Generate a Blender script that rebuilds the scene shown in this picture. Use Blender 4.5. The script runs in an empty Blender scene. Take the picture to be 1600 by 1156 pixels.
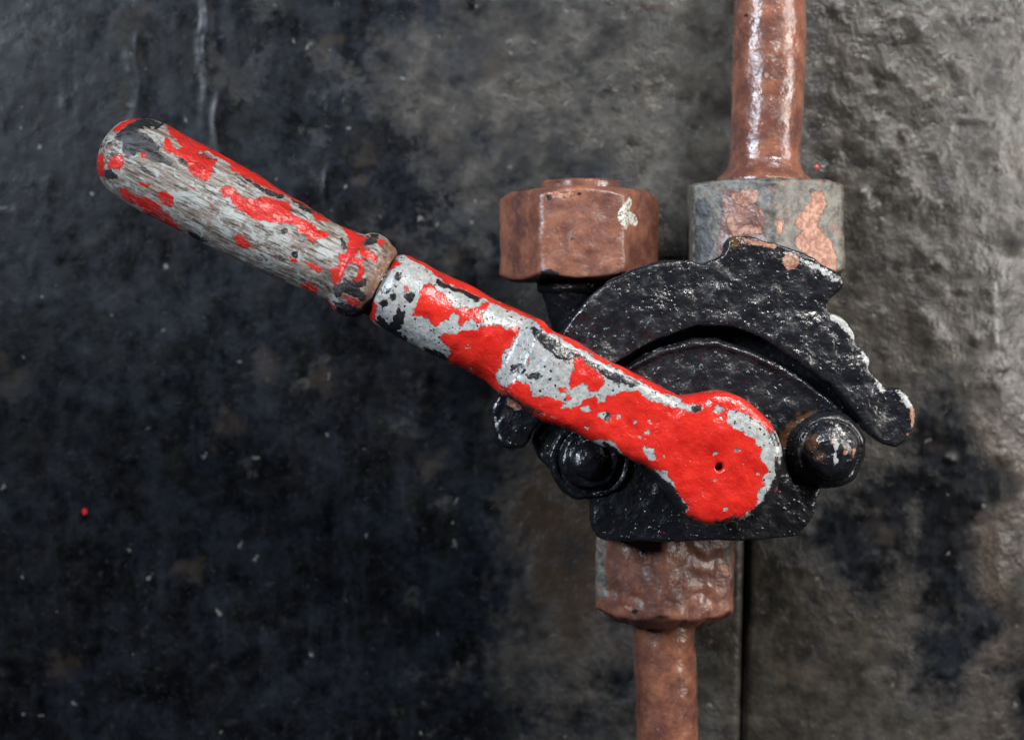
import bpy, bmesh, math, random
import numpy as np
from mathutils import Vector, Matrix

# ------------------------------------------------------------------ camera
S = 0.00025            # metres per photograph pixel on the plane y = 0 (lever bar face)
D = 0.667              # camera distance from that plane
CX, CY = 800.0, 532.0  # optical axis in the photograph
scene = bpy.context.scene
cam = bpy.data.cameras.new('camera'); camo = bpy.data.objects.new('camera', cam)
scene.collection.objects.link(camo); scene.camera = camo
cam.sensor_width = 36.0; cam.lens = 36.0 * D / (1600 * S)
cam.shift_y = -(578 - CY) / 1600.0
camo.location = (0, -D, 0); camo.rotation_euler = (math.radians(90), 0, 0)
cam.clip_start = 0.01; cam.clip_end = 20
cam.dof.use_dof = True; cam.dof.focus_distance = D + 0.012; cam.dof.aperture_fstop = 6.0
cam.dof.aperture_blades = 7

# ------------------------------------------------------------------ world and lamps
w = bpy.data.worlds.new('World'); scene.world = w; w.use_nodes = True
bg = w.node_tree.nodes['Background']
bg.inputs[0].default_value = (0.75, 0.85, 1.0, 1); bg.inputs[1].default_value = 0.02

def area(name, loc, aim, sx, sy, power, col, spread=180):
    l = bpy.data.lights.new(name, 'AREA'); l.shape = 'RECTANGLE'; l.size = sx; l.size_y = sy
    l.energy = power; l.color = col; l.spread = math.radians(spread)
    o = bpy.data.objects.new(name, l); scene.collection.objects.link(o)
    o.location = loc
    o.rotation_euler = (Vector(aim) - Vector(loc)).to_track_quat('-Z', 'Y').to_euler()
    return o
area('window_light_warm', (0.74, -0.30, 0.14), (0.05, 0.06, 0.0), 0.13, 0.50, 7.6, (1.0, 0.96, 0.91))
area('window_light_cool', (-0.62, -0.60, 0.42), (0.14, 0.05, 0.10), 0.13, 0.45, 3.2, (0.78, 0.88, 1.0), 75)
area('fill_light_front', (0.40, -0.70, 0.66), (0.12, 0.04, 0.06), 0.22, 0.22, 2.3, (1.0, 0.97, 0.93), 75)  # added warm frontal fill from upper right, no known lamp there

scene.view_settings.view_transform = 'Standard'; scene.view_settings.look = 'None'
scene.view_settings.exposure = 0.0; scene.view_settings.gamma = 1.0
scene.render.engine = 'CYCLES'

# ------------------------------------------------------------------ numeric helpers
def P(px, py, y=0.0):
    k = S * (D + y) / D
    return ((px - CX) * k, y, (CY - py) * k)
def sc(y): return S * (D + y) / D
def to_px(v):
    k = S * (D + v[:, 1]) / D
    return np.stack([v[:, 0] / k + CX, CY - v[:, 2] / k], 1)

def _hash(ix, iy, iz, seed):
    n = (ix.astype(np.uint32) * np.uint32(374761393) + iy.astype(np.uint32) * np.uint32(668265263)
         + iz.astype(np.uint32) * np.uint32(2147483647) + np.uint32(seed * 1274126177 & 0xffffffff))
    n = (n ^ (n >> np.uint32(13))) * np.uint32(1274126177)
    n = n ^ (n >> np.uint32(16))
    return (n & np.uint32(0xffff)).astype(np.float64) / 65535.0
def vnoise(p, scale, seed=0):
    q = p / scale; f = np.floor(q); t = q - f; t = t * t * (3 - 2 * t)
    i = f.astype(np.int64)
    r = 0
    for dx in (0, 1):
        for dy in (0, 1):
            for dz in (0, 1):
                wgt = (t[:, 0] if dx else 1 - t[:, 0]) * (t[:, 1] if dy else 1 - t[:, 1]) * (t[:, 2] if dz else 1 - t[:, 2])
                r = r + wgt * _hash(i[:, 0] + dx, i[:, 1] + dy, i[:, 2] + dz, seed)
    return r * 2 - 1
def fbm(p, scale, seed=0, oct=3):
    r = 0; a = 1.0
    for k in range(oct):
        r = r + a * vnoise(p, scale, seed + k * 7); scale *= 0.5; a *= 0.5
    return r

def sdf_polys(pp, polys, clamp=24.0):
    """signed distance in px to a union of polygons, inside positive"""
    out = np.full(len(pp), -clamp)
    for poly in polys:
        q = np.array(poly, float)
        lo = q.min(0) - clamp; hi = q.max(0) + clamp
        sel = np.where((pp[:, 0] > lo[0]) & (pp[:, 0] < hi[0]) & (pp[:, 1] > lo[1]) & (pp[:, 1] < hi[1]))[0]
        if not len(sel): continue
        p = pp[sel]; d = np.full(len(sel), 1e9); inside = np.zeros(len(sel), bool)
        for a, b in zip(q, np.roll(q, -1, 0)):
            e = b - a; l2 = e @ e + 1e-12
            t = np.clip(((p - a) @ e) / l2, 0, 1)
            c = p - a - t[:, None] * e
            d = np.minimum(d, (c * c).sum(1))
            if a[1] != b[1]:
                cond = (a[1] > p[:, 1]) != (b[1] > p[:, 1])
                inside ^= cond & (p[:, 0] < (b[0] - a[0]) * (p[:, 1] - a[1]) / (b[1] - a[1]) + a[0])
        d = np.sqrt(d); d = np.where(inside, d, -d)
        out[sel] = np.maximum(out[sel], np.clip(d, -clamp, clamp))
    return out
def tr(pts, ox, oy, s): return [(ox + x * s, oy + y * s) for x, y in pts]
def circ(x, y, r, n=10): return [(x + r * math.cos(6.2832 * k / n), y + r * math.sin(6.2832 * k / n)) for k in range(n)]

# ------------------------------------------------------------------ mesh helpers
col = scene.collection
def link(name, me, mat=None, parent=None, smooth=True):
    o = bpy.data.objects.new(name, me); col.objects.link(o)
    if mat: me.materials.clear(); me.materials.append(mat)
    if smooth: me.polygons.foreach_set('use_smooth', [True] * len(me.polygons))
    if parent:
        o.parent = parent
        o.matrix_parent_inverse = Matrix.Translation(parent.location).inverted()
    return o
def empty(name, loc, label, cat):
    o = bpy.data.objects.new(name, None); col.objects.link(o); o.location = loc
    o.empty_display_size = 0.02; o['label'] = label; o['category'] = cat
    return o
def getv(me):
    a = np.empty(len(me.vertices) * 3); me.vertices.foreach_get('co', a); return a.reshape(-1, 3)
def getn(me):
    a = np.empty(len(me.vertices) * 3); me.vertices.foreach_get('normal', a); return a.reshape(-1, 3)
def setv(me, v):
    me.vertices.foreach_set('co', v.ravel()); me.update()
def set_attr(me, name, arr):
    at = me.attributes.new(name, 'FLOAT', 'POINT'); at.data.foreach_set('value', np.asarray(arr, np.float32))
def displace(me, layers):
    v = getv(me); n = getn(me); d = 0
    for (scale, amp, seed, oc) in layers: d = d + amp * fbm(v, scale, seed, oc)
    setv(me, v + n * np.asarray(d)[:, None])
def grid_mesh(name, pts, nu, nv, close_v=True, caps=True):
    """pts (nu*nv,3), rings of nv points"""
    f = []
    m = nv if close_v else nv - 1
    for i in range(nu - 1):
        for j in range(m):
            k = (j + 1) % nv
            f.append((i * nv + j, i * nv + k, (i + 1) * nv + k, (i + 1) * nv + j))
    if caps and close_v:
        f.append(tuple(range(nv - 1, -1, -1))); f.append(tuple(range((nu - 1) * nv, nu * nv)))
    me = bpy.data.meshes.new(name); me.from_pydata([tuple(p) for p in pts], [], f)
    bm = bmesh.new(); bm.from_mesh(me); bmesh.ops.recalc_face_normals(bm, faces=bm.faces); bm.to_mesh(me); bm.free()
    me.update(); return me
def lap_smooth(me, it, fac=0.5):
    e = np.empty(len(me.edges) * 2, np.int64); me.edges.foreach_get('vertices', e); e = e.reshape(-1, 2)
    v = getv(me); n = len(v)
    deg = np.bincount(e.ravel(), minlength=n).astype(float); deg[deg == 0] = 1
    for _ in range(it):
        a = np.zeros_like(v)
        for c in range(3):
            a[:, c] = np.bincount(e[:, 0], v[e[:, 1], c], n) + np.bincount(e[:, 1], v[e[:, 0], c], n)
        v = v + fac * (a / deg[:, None] - v)
    setv(me, v)
def remeshed(name, bm, voxel, it):
    me = bpy.data.meshes.new(name + '_raw'); bmesh.ops.recalc_face_normals(bm, faces=bm.faces)
    bmesh.ops.triangulate(bm, faces=bm.faces); bm.to_mesh(me); bm.free()
    o = bpy.data.objects.new('raw', me); col.objects.link(o)
    m = o.modifiers.new('r', 'REMESH'); m.mode = 'VOXEL'; m.voxel_size = voxel
    dg = bpy.context.evaluated_depsgraph_get(); dg.update()
    out = bpy.data.meshes.new_from_object(o.evaluated_get(dg)); out.name = name
    bpy.data.objects.remove(o); bpy.data.meshes.remove(me)
    lap_smooth(out, it); return out
def add_extrusion(bm, px, y0, y1):
    """outline in photo px at depth y0, straight back to y1"""
    a = [bm.verts.new(P(x, y, y0)) for x, y in px]
    b = [bm.verts.new((v.co.x, y1, v.co.z)) for v in a]
    bm.faces.new(a); bm.faces.new(b[::-1]); n = len(a)
    for i in range(n): bm.faces.new((a[i], b[i], b[(i + 1) % n], a[(i + 1) % n]))
def add_cyl(bm, p0, p1, r0, r1, n=40):
    p0 = Vector(p0); p1 = Vector(p1); q = (p1 - p0).to_track_quat('Z', 'Y')
    r = [[bm.verts.new(p + q @ Vector((rr * math.cos(6.28318 * k / n), rr * math.sin(6.28318 * k / n), 0))) for k in range(n)] for p, rr in ((p0, r0), (p1, r1))]
    bm.faces.new(r[0][::-1]); bm.faces.new(r[1])
    for i in range(n): bm.faces.new((r[0][i], r[0][(i + 1) % n], r[1][(i + 1) % n], r[1][i]))
def lathe(name, prof, origin, axis, n=96, step=0.0008):
    """prof: (distance along axis, radius); resampled finely"""
    pr = np.array(prof, float); seg = np.r_[0, np.cumsum(np.hypot(*np.diff(pr, axis=0).T))]
    m = max(8, int(seg[-1] / step)); t = np.linspace(0, seg[-1], m)
    t = np.unique(np.r_[t, seg]); m = len(t)
    h = np.interp(t, seg, pr[:, 0]); r = np.maximum(np.interp(t, seg, pr[:, 1]), 1e-5)
    q = Vector(axis).normalized().to_track_quat('Z', 'Y'); M = np.array(q.to_matrix())
    th = np.linspace(0, 2 * np.pi, n, endpoint=False)
    loc = np.stack([r[:, None] * np.cos(th), r[:, None] * np.sin(th), np.repeat(h[:, None], n, 1)], 2).reshape(-1, 3)
    return grid_mesh(name, loc @ M.T + np.array(origin), m, n)
def hex_nut(name, cx, cy, y, R, H, phi0, ch_top, ch_bot, r_in, nth=216):
    """upright hex nut centred (cx,cy): R corner radius, chamfers cut the corners with cones"""
    th = np.linspace(0, 2 * np.pi, nth, endpoint=False)
    a = (th - phi0) % (np.pi / 3) - np.pi / 6
    rh = R * math.cos(math.pi / 6) / np.cos(a)
    rh = -np.log(np.exp(-rh / (R * .006)) + np.exp(-R * .99 / (R * .006))) * (R * .006)      # blunt corners
    ra = R * math.cos(math.pi / 6)
    rows = []
    def hz(r, H, k): return H / 2 - np.maximum(0, r - ra * k[0]) * k[1]
    for t in np.linspace(0, 1, 26)[:-1]:
        r = r_in + (rh - r_in) * t; rows.append((r, -hz(r, H, ch_bot)))
    for t in np.linspace(0, 1, 64): rows.append((rh, -hz(rh, H, ch_bot) * (1 - t) + hz(rh, H, ch_top) * t))
    for t in np.linspace(1, 0, 26)[1:]:
        r = r_in + (rh - r_in) * t; rows.append((r, hz(r, H, ch_top)))
    pts = np.concatenate([np.stack([cx + r * np.sin(th), y - r * np.cos(th), cy + z + 0 * th], 1) for r, z in rows])
    me = grid_mesh(name, pts, len(rows), nth); lap_smooth(me, 3); return me

# ------------------------------------------------------------------ node helpers
class NT:
    def __init__(s, name):
        s.m = bpy.data.materials.new(name); s.m.use_nodes = True
        s.t = s.m.node_tree; s.n = s.t.nodes; s.b = s.n['Principled BSDF']
        tc = s.n.new('ShaderNodeTexCoord'); g = s.n.new('ShaderNodeNewGeometry')
        s.pos = s.vmath('SCALE', g.outputs['Position'], scale=1000.0)    # millimetres
    def put(s, sock, v):
        if hasattr(v, 'links') or isinstance(v, bpy.types.NodeSocket): s.t.links.new(v, sock)
        else:
            sock.default_value = v
    def vmath(s, op, a, b=None, scale=None):
        n = s.n.new('ShaderNodeVectorMath'); n.operation = op; s.put(n.inputs[0], a)
        if b is not None: s.put(n.inputs[1], b)
        if scale is not None: n.inputs['Scale'].default_value = scale
        return n.outputs[0]
    def math(s, op, a, b=0.0, c=None, clamp=False):
        n = s.n.new('ShaderNodeMath'); n.operation = op; n.use_clamp = clamp
        s.put(n.inputs[0], a); s.put(n.inputs[1], b)
        if c is not None: s.put(n.inputs[2], c)
        return n.outputs[0]
    def attr(s, name):
        n = s.n.new('ShaderNodeAttribute'); n.attribute_name = name; return n.outputs['Fac']
    def noise(s, size, detail=4, rough=0.55, vec=None, dist=0.0):
        n = s.n.new('ShaderNodeTexNoise'); n.inputs['Scale'].default_value = 1.0 / size
        n.inputs['Detail'].default_value = detail; n.inputs['Roughness'].default_value = rough
        n.inputs['Distortion'].default_value = dist
        s.put(n.inputs['Vector'], vec or s.pos); return n.outputs['Fac']
    def voro(s, size, vec=None, rand=1.0):
        n = s.n.new('ShaderNodeTexVoronoi'); n.inputs['Scale'].default_value = 1.0 / size
        n.inputs['Randomness'].default_value = rand
        s.put(n.inputs['Vector'], vec or s.pos); return n.outputs['Distance'], n.outputs['Color']
    def step(s, x, lo, hi, a=0.0, b=1.0):
        n = s.n.new('ShaderNodeMapRange'); n.interpolation_type = 'SMOOTHSTEP'
        s.put(n.inputs[0], x); n.inputs[1].default_value = lo; n.inputs[2].default_value = hi
        n.inputs[3].default_value = a; n.inputs[4].default_value = b; return n.outputs[0]
    def mix(s, f, a, b):
        n = s.n.new('ShaderNodeMix'); n.data_type = 'RGBA'; s.put(n.inputs[0], f)
        for k, v in ((6, a), (7, b)):
            if isinstance(v, tuple): v = v if len(v) == 4 else v + (1,)
            s.put(n.inputs[k], v)
        return n.outputs[2]
    def mixf(s, f, a, b):
        n = s.n.new('ShaderNodeMix'); s.put(n.inputs[0], f); s.put(n.inputs[2], a); s.put(n.inputs[3], b); return n.outputs[0]
    def warp(s, size, amt):
        n = s.n.new('ShaderNodeTexNoise'); n.inputs['Scale'].default_value = 1.0 / size; n.inputs['Detail'].default_value = 3
        s.put(n.inputs['Vector'], s.pos)
        d = s.vmath('SUBTRACT', n.outputs['Color'], (0.5, 0.5, 0.5))
        return s.vmath('ADD', s.pos, s.vmath('SCALE', d, scale=amt))
    def bump(s, h, dist, strength=1.0, normal=None):
        n = s.n.new('ShaderNodeBump'); n.inputs['Strength'].default_value = strength; n.inputs['Distance'].default_value = dist
        s.put(n.inputs['Height'], h)
        if normal is not None: s.put(n.inputs['Normal'], normal)
        return n.outputs[0]
    def out(s, color, rough, normal, spec=0.5, coat=0.0):
        s.put(s.b.inputs['Base Color'], color); s.put(s.b.inputs['Roughness'], rough); s.put(s.b.inputs['Normal'], normal)
        s.b.inputs['Specular IOR Level'].default_value = spec
        if coat: s.b.inputs['Coat Weight'].default_value = coat; s.b.inputs['Coat Roughness'].default_value = 0.15
        return s.m

RED = (0.80, 0.016, 0.010); GREY = (0.44, 0.45, 0.44); BLACK = (0.010, 0.010, 0.012)

def lever_paint(name, wood):
    s = NT(name)
    ragged = s.math('MULTIPLY', s.math('SUBTRACT', s.noise(3.2, 6, 0.62), 0.5), 3.4)
    ragged2 = s.math('MULTIPLY', s.math('SUBTRACT', s.noise(2.2, 6, 0.65, vec=s.vmath('ADD', s.pos, (31., 7., 13.))), 0.5), 3.6)
    rf = s.math('ADD', s.math('MULTIPLY_ADD', s.attr('red'), 0.25, 0.12), ragged)
    bf = s.math('ADD', s.math('MULTIPLY_ADD', s.attr('black'), 0.25, 0.40), ragged2)
    red = s.step(rf, -0.10, 0.10); blk = s.step(bf, -0.10, 0.12)
    if wood:
        # grain coordinates: long axis of the grip
        mp = s.n.new('ShaderNodeMapping'); mp.inputs['Rotation'].default_value = (0, math.radians(-27.1), 0)
        s.put(mp.inputs['Vector'], s.pos)
        gr = s.vmath('MULTIPLY', mp.outputs[0], (0.11, 1.0, 1.0))
        g1 = s.noise(1.4, 8, 0.7, vec=gr); g2 = s.noise(0.55, 5, 0.7, vec=gr)
        crack = s.step(s.noise(1.1, 6, 0.75, vec=s.vmath('ADD', gr, (5., 9., 2.)), dist=0.4), 0.445, 0.395)
        woodc = s.mix(s.step(g1, 0.32, 0.66), (0.045, 0.026, 0.018), (0.23, 0.185, 0.15))
        woodc = s.mix(s.math('MULTIPLY', s.step(g2, 0.42, 0.7), 0.7), woodc, (0.29, 0.265, 0.235))
        prim = s.step(s.math('ADD', s.noise(6, 7, 0.72, dist=0.5), s.math('MULTIPLY', s.math('SUBTRACT', g1, 0.5), 0.8)), 0.49, 0.54)
        base = s.mix(prim, woodc, s.mix(s.noise(6, 3), (0.21, 0.205, 0.185), (0.32, 0.33, 0.315)))
        base = s.mix(s.math('MULTIPLY', crack, s.mixf(prim, 0.95, 0.55)), base, (0.022, 0.017, 0.014))
        wear_b = s.step(s.noise(4.5, 8, 0.75, vec=s.vmath('ADD', s.vmath('MULTIPLY', gr, (2.2, 1., 1.)), (40., 1., 8.))), 0.58, 0.61)
        blk = s.math('MAXIMUM', blk, s.math('MULTIPLY', wear_b, 0.9))
        base = s.mix(s.math('MULTIPLY', s.attr('rim'), s.step(s.noise(3, 6, 0.7), 0.3, 0.55)), base, s.mix(g1, (0.10, 0.038, 0.018), (0.26, 0.125, 0.06)))
        redflk = s.step(s.noise(2.6, 7, 0.72, vec=s.vmath('MULTIPLY', gr, (2.6, 1., 1.))), 0.635, 0.65)
        red = s.math('MAXIMUM', red, s.math('MULTIPLY', redflk, 0.85))
        rb = s.math('MULTIPLY', s.step(g2, 0.75, 0.25), 0.7)
    else:
        dirt = s.noise(2.2, 7, 0.7)
        base = s.mix(s.step(dirt, 0.35, 0.75), (0.285, 0.292, 0.288), (0.15, 0.15, 0.142))
        base = s.mix(s.step(s.noise(7, 5, 0.6), 0.55, 0.75), base, (0.26, 0.25, 0.215))
        prim = 1.0; crack = 0.0
        d, c = s.voro(1.9, vec=s.warp(1.2, 1.2))
        sep = s.n.new('ShaderNodeSeparateColor'); s.put(sep.inputs[0], c)
        sp = s.math('MULTIPLY', s.step(d, 0.30, 0.20), s.step(sep.outputs[0], 0.70, 0.72))
        blk = s.math('MAXIMUM', blk, s.math('MULTIPLY', sp, s.math('SUBTRACT', 1.0, s.math('MULTIPLY', red, 0.8))))
        blk = s.math('MAXIMUM', blk, s.math('MULTIPLY', s.step(s.noise(1.5, 6, 0.7, vec=s.vmath('ADD', s.pos, (3., 3., 90.))), 0.615, 0.63), s.math('SUBTRACT', 1.0, red)))
        # grey flakes through the red
        d2, c2 = s.voro(4.2, vec=s.warp(2.0, 2.4))
        sep2 = s.n.new('ShaderNodeSeparateColor'); s.put(sep2.inputs[0], c2)
        fl = s.math('MULTIPLY', s.step(d2, 0.25, 0.17), s.step(sep2.outputs[0], 0.83, 0.85))
        red = s.math('MULTIPLY', red, s.math('SUBTRACT', 1.0, fl))
        rb = 0.0
    rust = s.step(s.noise(1.6, 5, 0.7, vec=s.vmath('ADD', s.pos, (50., 3., 1.))), 0.60, 0.66)
    under = s.mix(rust, BLACK, (0.20, 0.085, 0.03))
    under = s.mix(s.step(bf, 1.0, 0.0), BLACK, under)
    # black sits under grey and red
    c = s.mix(blk, base, under)
    redc = s.mix(s.step(s.noise(9, 7, 0.7), 0.3, 0.7), (0.47, 0.019, 0.011), (0.33, 0.008, 0.006))
    grime = s.step(s.noise(4.0, 8, 0.75, vec=s.vmath('ADD', s.pos, (8., 80., 3.))), 0.55, 0.78)
    redc = s.mix(s.math('MULTIPLY', grime, 0.75), redc, (0.15, 0.011, 0.009))
    redc = s.mix(s.math('MULTIPLY', s.step(s.noise(0.8, 5, 0.7, vec=s.vmath('ADD', s.pos, (90., 8., 3.))), 0.66, 0.70), 0.5), redc, (0.06, 0.012, 0.010))
    edge = s.math('MULTIPLY', s.math('MULTIPLY', s.step(rf, -0.42, -0.12), s.step(s.noise(1.8, 5, 0.7), 0.42, 0.58)), 0.75)
    c = s.mix(edge, c, (0.05, 0.035, 0.028))
    redon = s.math('MULTIPLY', red, s.math('SUBTRACT', 1.0, s.math('MULTIPLY', blk, s.step(bf, 0.2, 0.9))))
    c = s.mix(redon, c, redc)
    h = s.math('ADD', s.math('MULTIPLY', redon, 1.0), s.math('MULTIPLY', blk, -0.6))
    h = s.math('ADD', h, s.math('MULTIPLY', s.noise(5.0, 3), 3.2))
    h = s.math('ADD', h, s.math('MULTIPLY', s.noise(0.9, 4, 0.6), 0.45))
    if wood:
        h = s.math('ADD', h, s.math('MULTIPLY', crack, -0.9)); h = s.math('ADD', h, s.math('MULTIPLY', g2, s.mixf(redon, 1.2, 0.15)))
        h = s.math('ADD', h, s.math('MULTIPLY', prim, 0.3))
    rough = s.mixf(redon, s.mixf(blk, 0.5 if wood else 0.30, 0.26), 0.24)
    return s.out(c, rough, s.bump(h, 0.00032, 0.9), 0.55)

def cast_black(name):
    s = NT(name)
    dust = s.step(s.noise(9, 6, 0.65), 0.52, 0.78)
    c = s.mix(s.math('MULTIPLY', dust, 0.5), (0.0055, 0.006, 0.008), (0.028, 0.026, 0.025))
    sp = s.step(s.noise(0.9, 5, 0.7), 0.66, 0.72)
    c = s.mix(s.math('MULTIPLY', sp, 0.12), c, (0.11, 0.11, 0.11))
    redsp = s.step(s.noise(2.0, 3, 0.6, vec=s.vmath('ADD', s.pos, (17., 40., 5.))), 0.735, 0.75)
    c = s.mix(s.math('MULTIPLY', redsp, 0.7), c, (0.30, 0.02, 0.02))
    cf = s.math('ADD', s.math('MULTIPLY', s.attr('chip'), 0.25), s.math('MULTIPLY', s.math('SUBTRACT', s.noise(2.0, 5, 0.6), 0.5), 2.6))
    chip = s.step(cf, -0.08, 0.08)
    chc = s.mix(s.step(s.noise(1.3, 5, 0.7), 0.42, 0.6), (0.15, 0.048, 0.018), (0.26, 0.15, 0.10))
    c = s.mix(chip, c, chc)
    wf = s.math('ADD', s.math('MULTIPLY', s.attr('wear'), 0.25), s.math('MULTIPLY', s.math('SUBTRACT', s.noise(1.6, 6, 0.7), 0.5), 5.0))
    wear = s.step(wf, 0.5, 0.85)
    c = s.mix(s.math('MULTIPLY', wear, 0.8), c, (0.34, 0.34, 0.33))  # pale patches: edge highlights put into the colour, plus some worn paint
    rf = s.math('ADD', s.math('MULTIPLY', s.attr('rust'), 0.25), s.math('MULTIPLY', s.math('SUBTRACT', s.noise(3.0, 6, 0.7), 0.5), 8.0))
    c = s.mix(s.math('MULTIPLY', s.step(rf, -0.6, 1.6), 0.75), c, (0.085, 0.040, 0.016))
    d, dcol = s.voro(1.9, vec=s.warp(2.0, 1.0))
    sepd = s.n.new('ShaderNodeSeparateColor'); s.put(sepd.inputs[0], dcol)
    bead = s.math('MULTIPLY', s.step(d, 0.42, 0.05), s.step(sepd.outputs[0], 0.35, 0.9))
    d3, _ = s.voro(0.95, vec=s.warp(2.0, 1.0))
    h = s.math('ADD', s.math('ADD', s.math('MULTIPLY', s.noise(2.6, 2, 0.5), 1.5), s.math('MULTIPLY', s.noise(7.0, 2, 0.5), 3.5)), s.math('MULTIPLY', bead, 0.7))
    h = s.math('ADD', h, s.math('MULTIPLY', s.step(d3, 0.5, 0.1), 0.12))
    h = s.math('ADD', h, s.math('MULTIPLY', chip, -0.6))
    rough = s.mixf(chip, s.mixf(s.step(s.noise(6, 5, 0.65, vec=s.vmath('ADD', s.pos, (7., 7., 30.))), 0.35, 0.65), 0.22, 0.40), 0.6)
    return s.out(c, rough, s.bump(h, 0.00036, 0.95), 0.5)

def brown_paint(name, r0, r1):
    s = NT(name)
    c = s.mix(s.step(s.noise(12, 5, 0.6), 0.35, 0.7), (0.085, 0.033, 0.025), (0.195, 0.078, 0.046))
    c = s.mix(s.math('MULTIPLY', s.step(s.noise(3.0, 6, 0.7), 0.55, 0.75), 0.5), c, (0.26, 0.125, 0.082))
    c = s.mix(s.math('MULTIPLY', s.step(s.noise(10, 8, 0.75, vec=s.vmath('ADD', s.pos, (3., 9., 55.))), 0.50, 0.68), 0.75), c, (0.042, 0.020, 0.018))
    c = s.mix(s.math('MULTIPLY', s.step(s.noise(1.6, 6, 0.72, vec=s.vmath('ADD', s.pos, (31., 9., 5.))), 0.60, 0.68), 0.6), c, (0.31, 0.16, 0.105))
    ragged = s.math('MULTIPLY', s.math('SUBTRACT', s.noise(2.4, 6, 0.65), 0.5), 3.6)
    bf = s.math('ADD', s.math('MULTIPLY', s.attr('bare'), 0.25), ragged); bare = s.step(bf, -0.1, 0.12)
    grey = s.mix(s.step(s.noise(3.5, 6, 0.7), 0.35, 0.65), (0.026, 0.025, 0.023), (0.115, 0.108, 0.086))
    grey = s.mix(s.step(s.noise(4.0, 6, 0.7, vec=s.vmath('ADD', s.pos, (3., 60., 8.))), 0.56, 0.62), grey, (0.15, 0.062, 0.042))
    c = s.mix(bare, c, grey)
    of = s.math('ADD', s.math('MULTIPLY', s.attr('flake'), 0.25), ragged); fl = s.step(of, -0.1, 0.12)
    c = s.mix(fl, c, s.mix(s.step(s.noise(2.0, 6, 0.7), 0.4, 0.62), (0.15, 0.050, 0.027), (0.33, 0.165, 0.105)))
    wf = s.math('ADD', s.math('MULTIPLY', s.attr('white'), 0.25), s.math('MULTIPLY', ragged, 0.7)); wh = s.step(wf, -0.1, 0.12)
    c = s.mix(wh, c, s.mix(s.step(s.noise(1.2, 5, 0.75), 0.42, 0.52), (0.06, 0.05, 0.04), (0.46, 0.45, 0.40)))
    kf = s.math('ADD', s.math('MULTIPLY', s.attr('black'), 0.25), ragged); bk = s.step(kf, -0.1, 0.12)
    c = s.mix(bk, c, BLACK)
    pit = s.step(s.noise(1.6, 4, 0.6, vec=s.vmath('ADD', s.pos, (9., 2., 40.))), 0.665, 0.70)
    c = s.mix(s.math('MULTIPLY', pit, 0.7), c, (0.03, 0.018, 0.015))
    h = s.math('ADD', s.math('MULTIPLY', s.noise(6, 4, 0.55), 2.0), s.math('MULTIPLY', s.noise(1.3, 3, 0.55), 0.35))
    for m, k in ((bare, -0.2), (fl, 1.3), (wh, -0.5), (pit, -0.5)): h = s.math('ADD', h, s.math('MULTIPLY', m, k))
    rough = s.mixf(s.math('MAXIMUM', bare, fl), s.step(s.noise(8, 5, 0.65), 0.3, 0.7, r0, r1), 0.5)
    return s.out(c, rough, s.bump(h, 0.00042, 0.9), 0.5)

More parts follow.
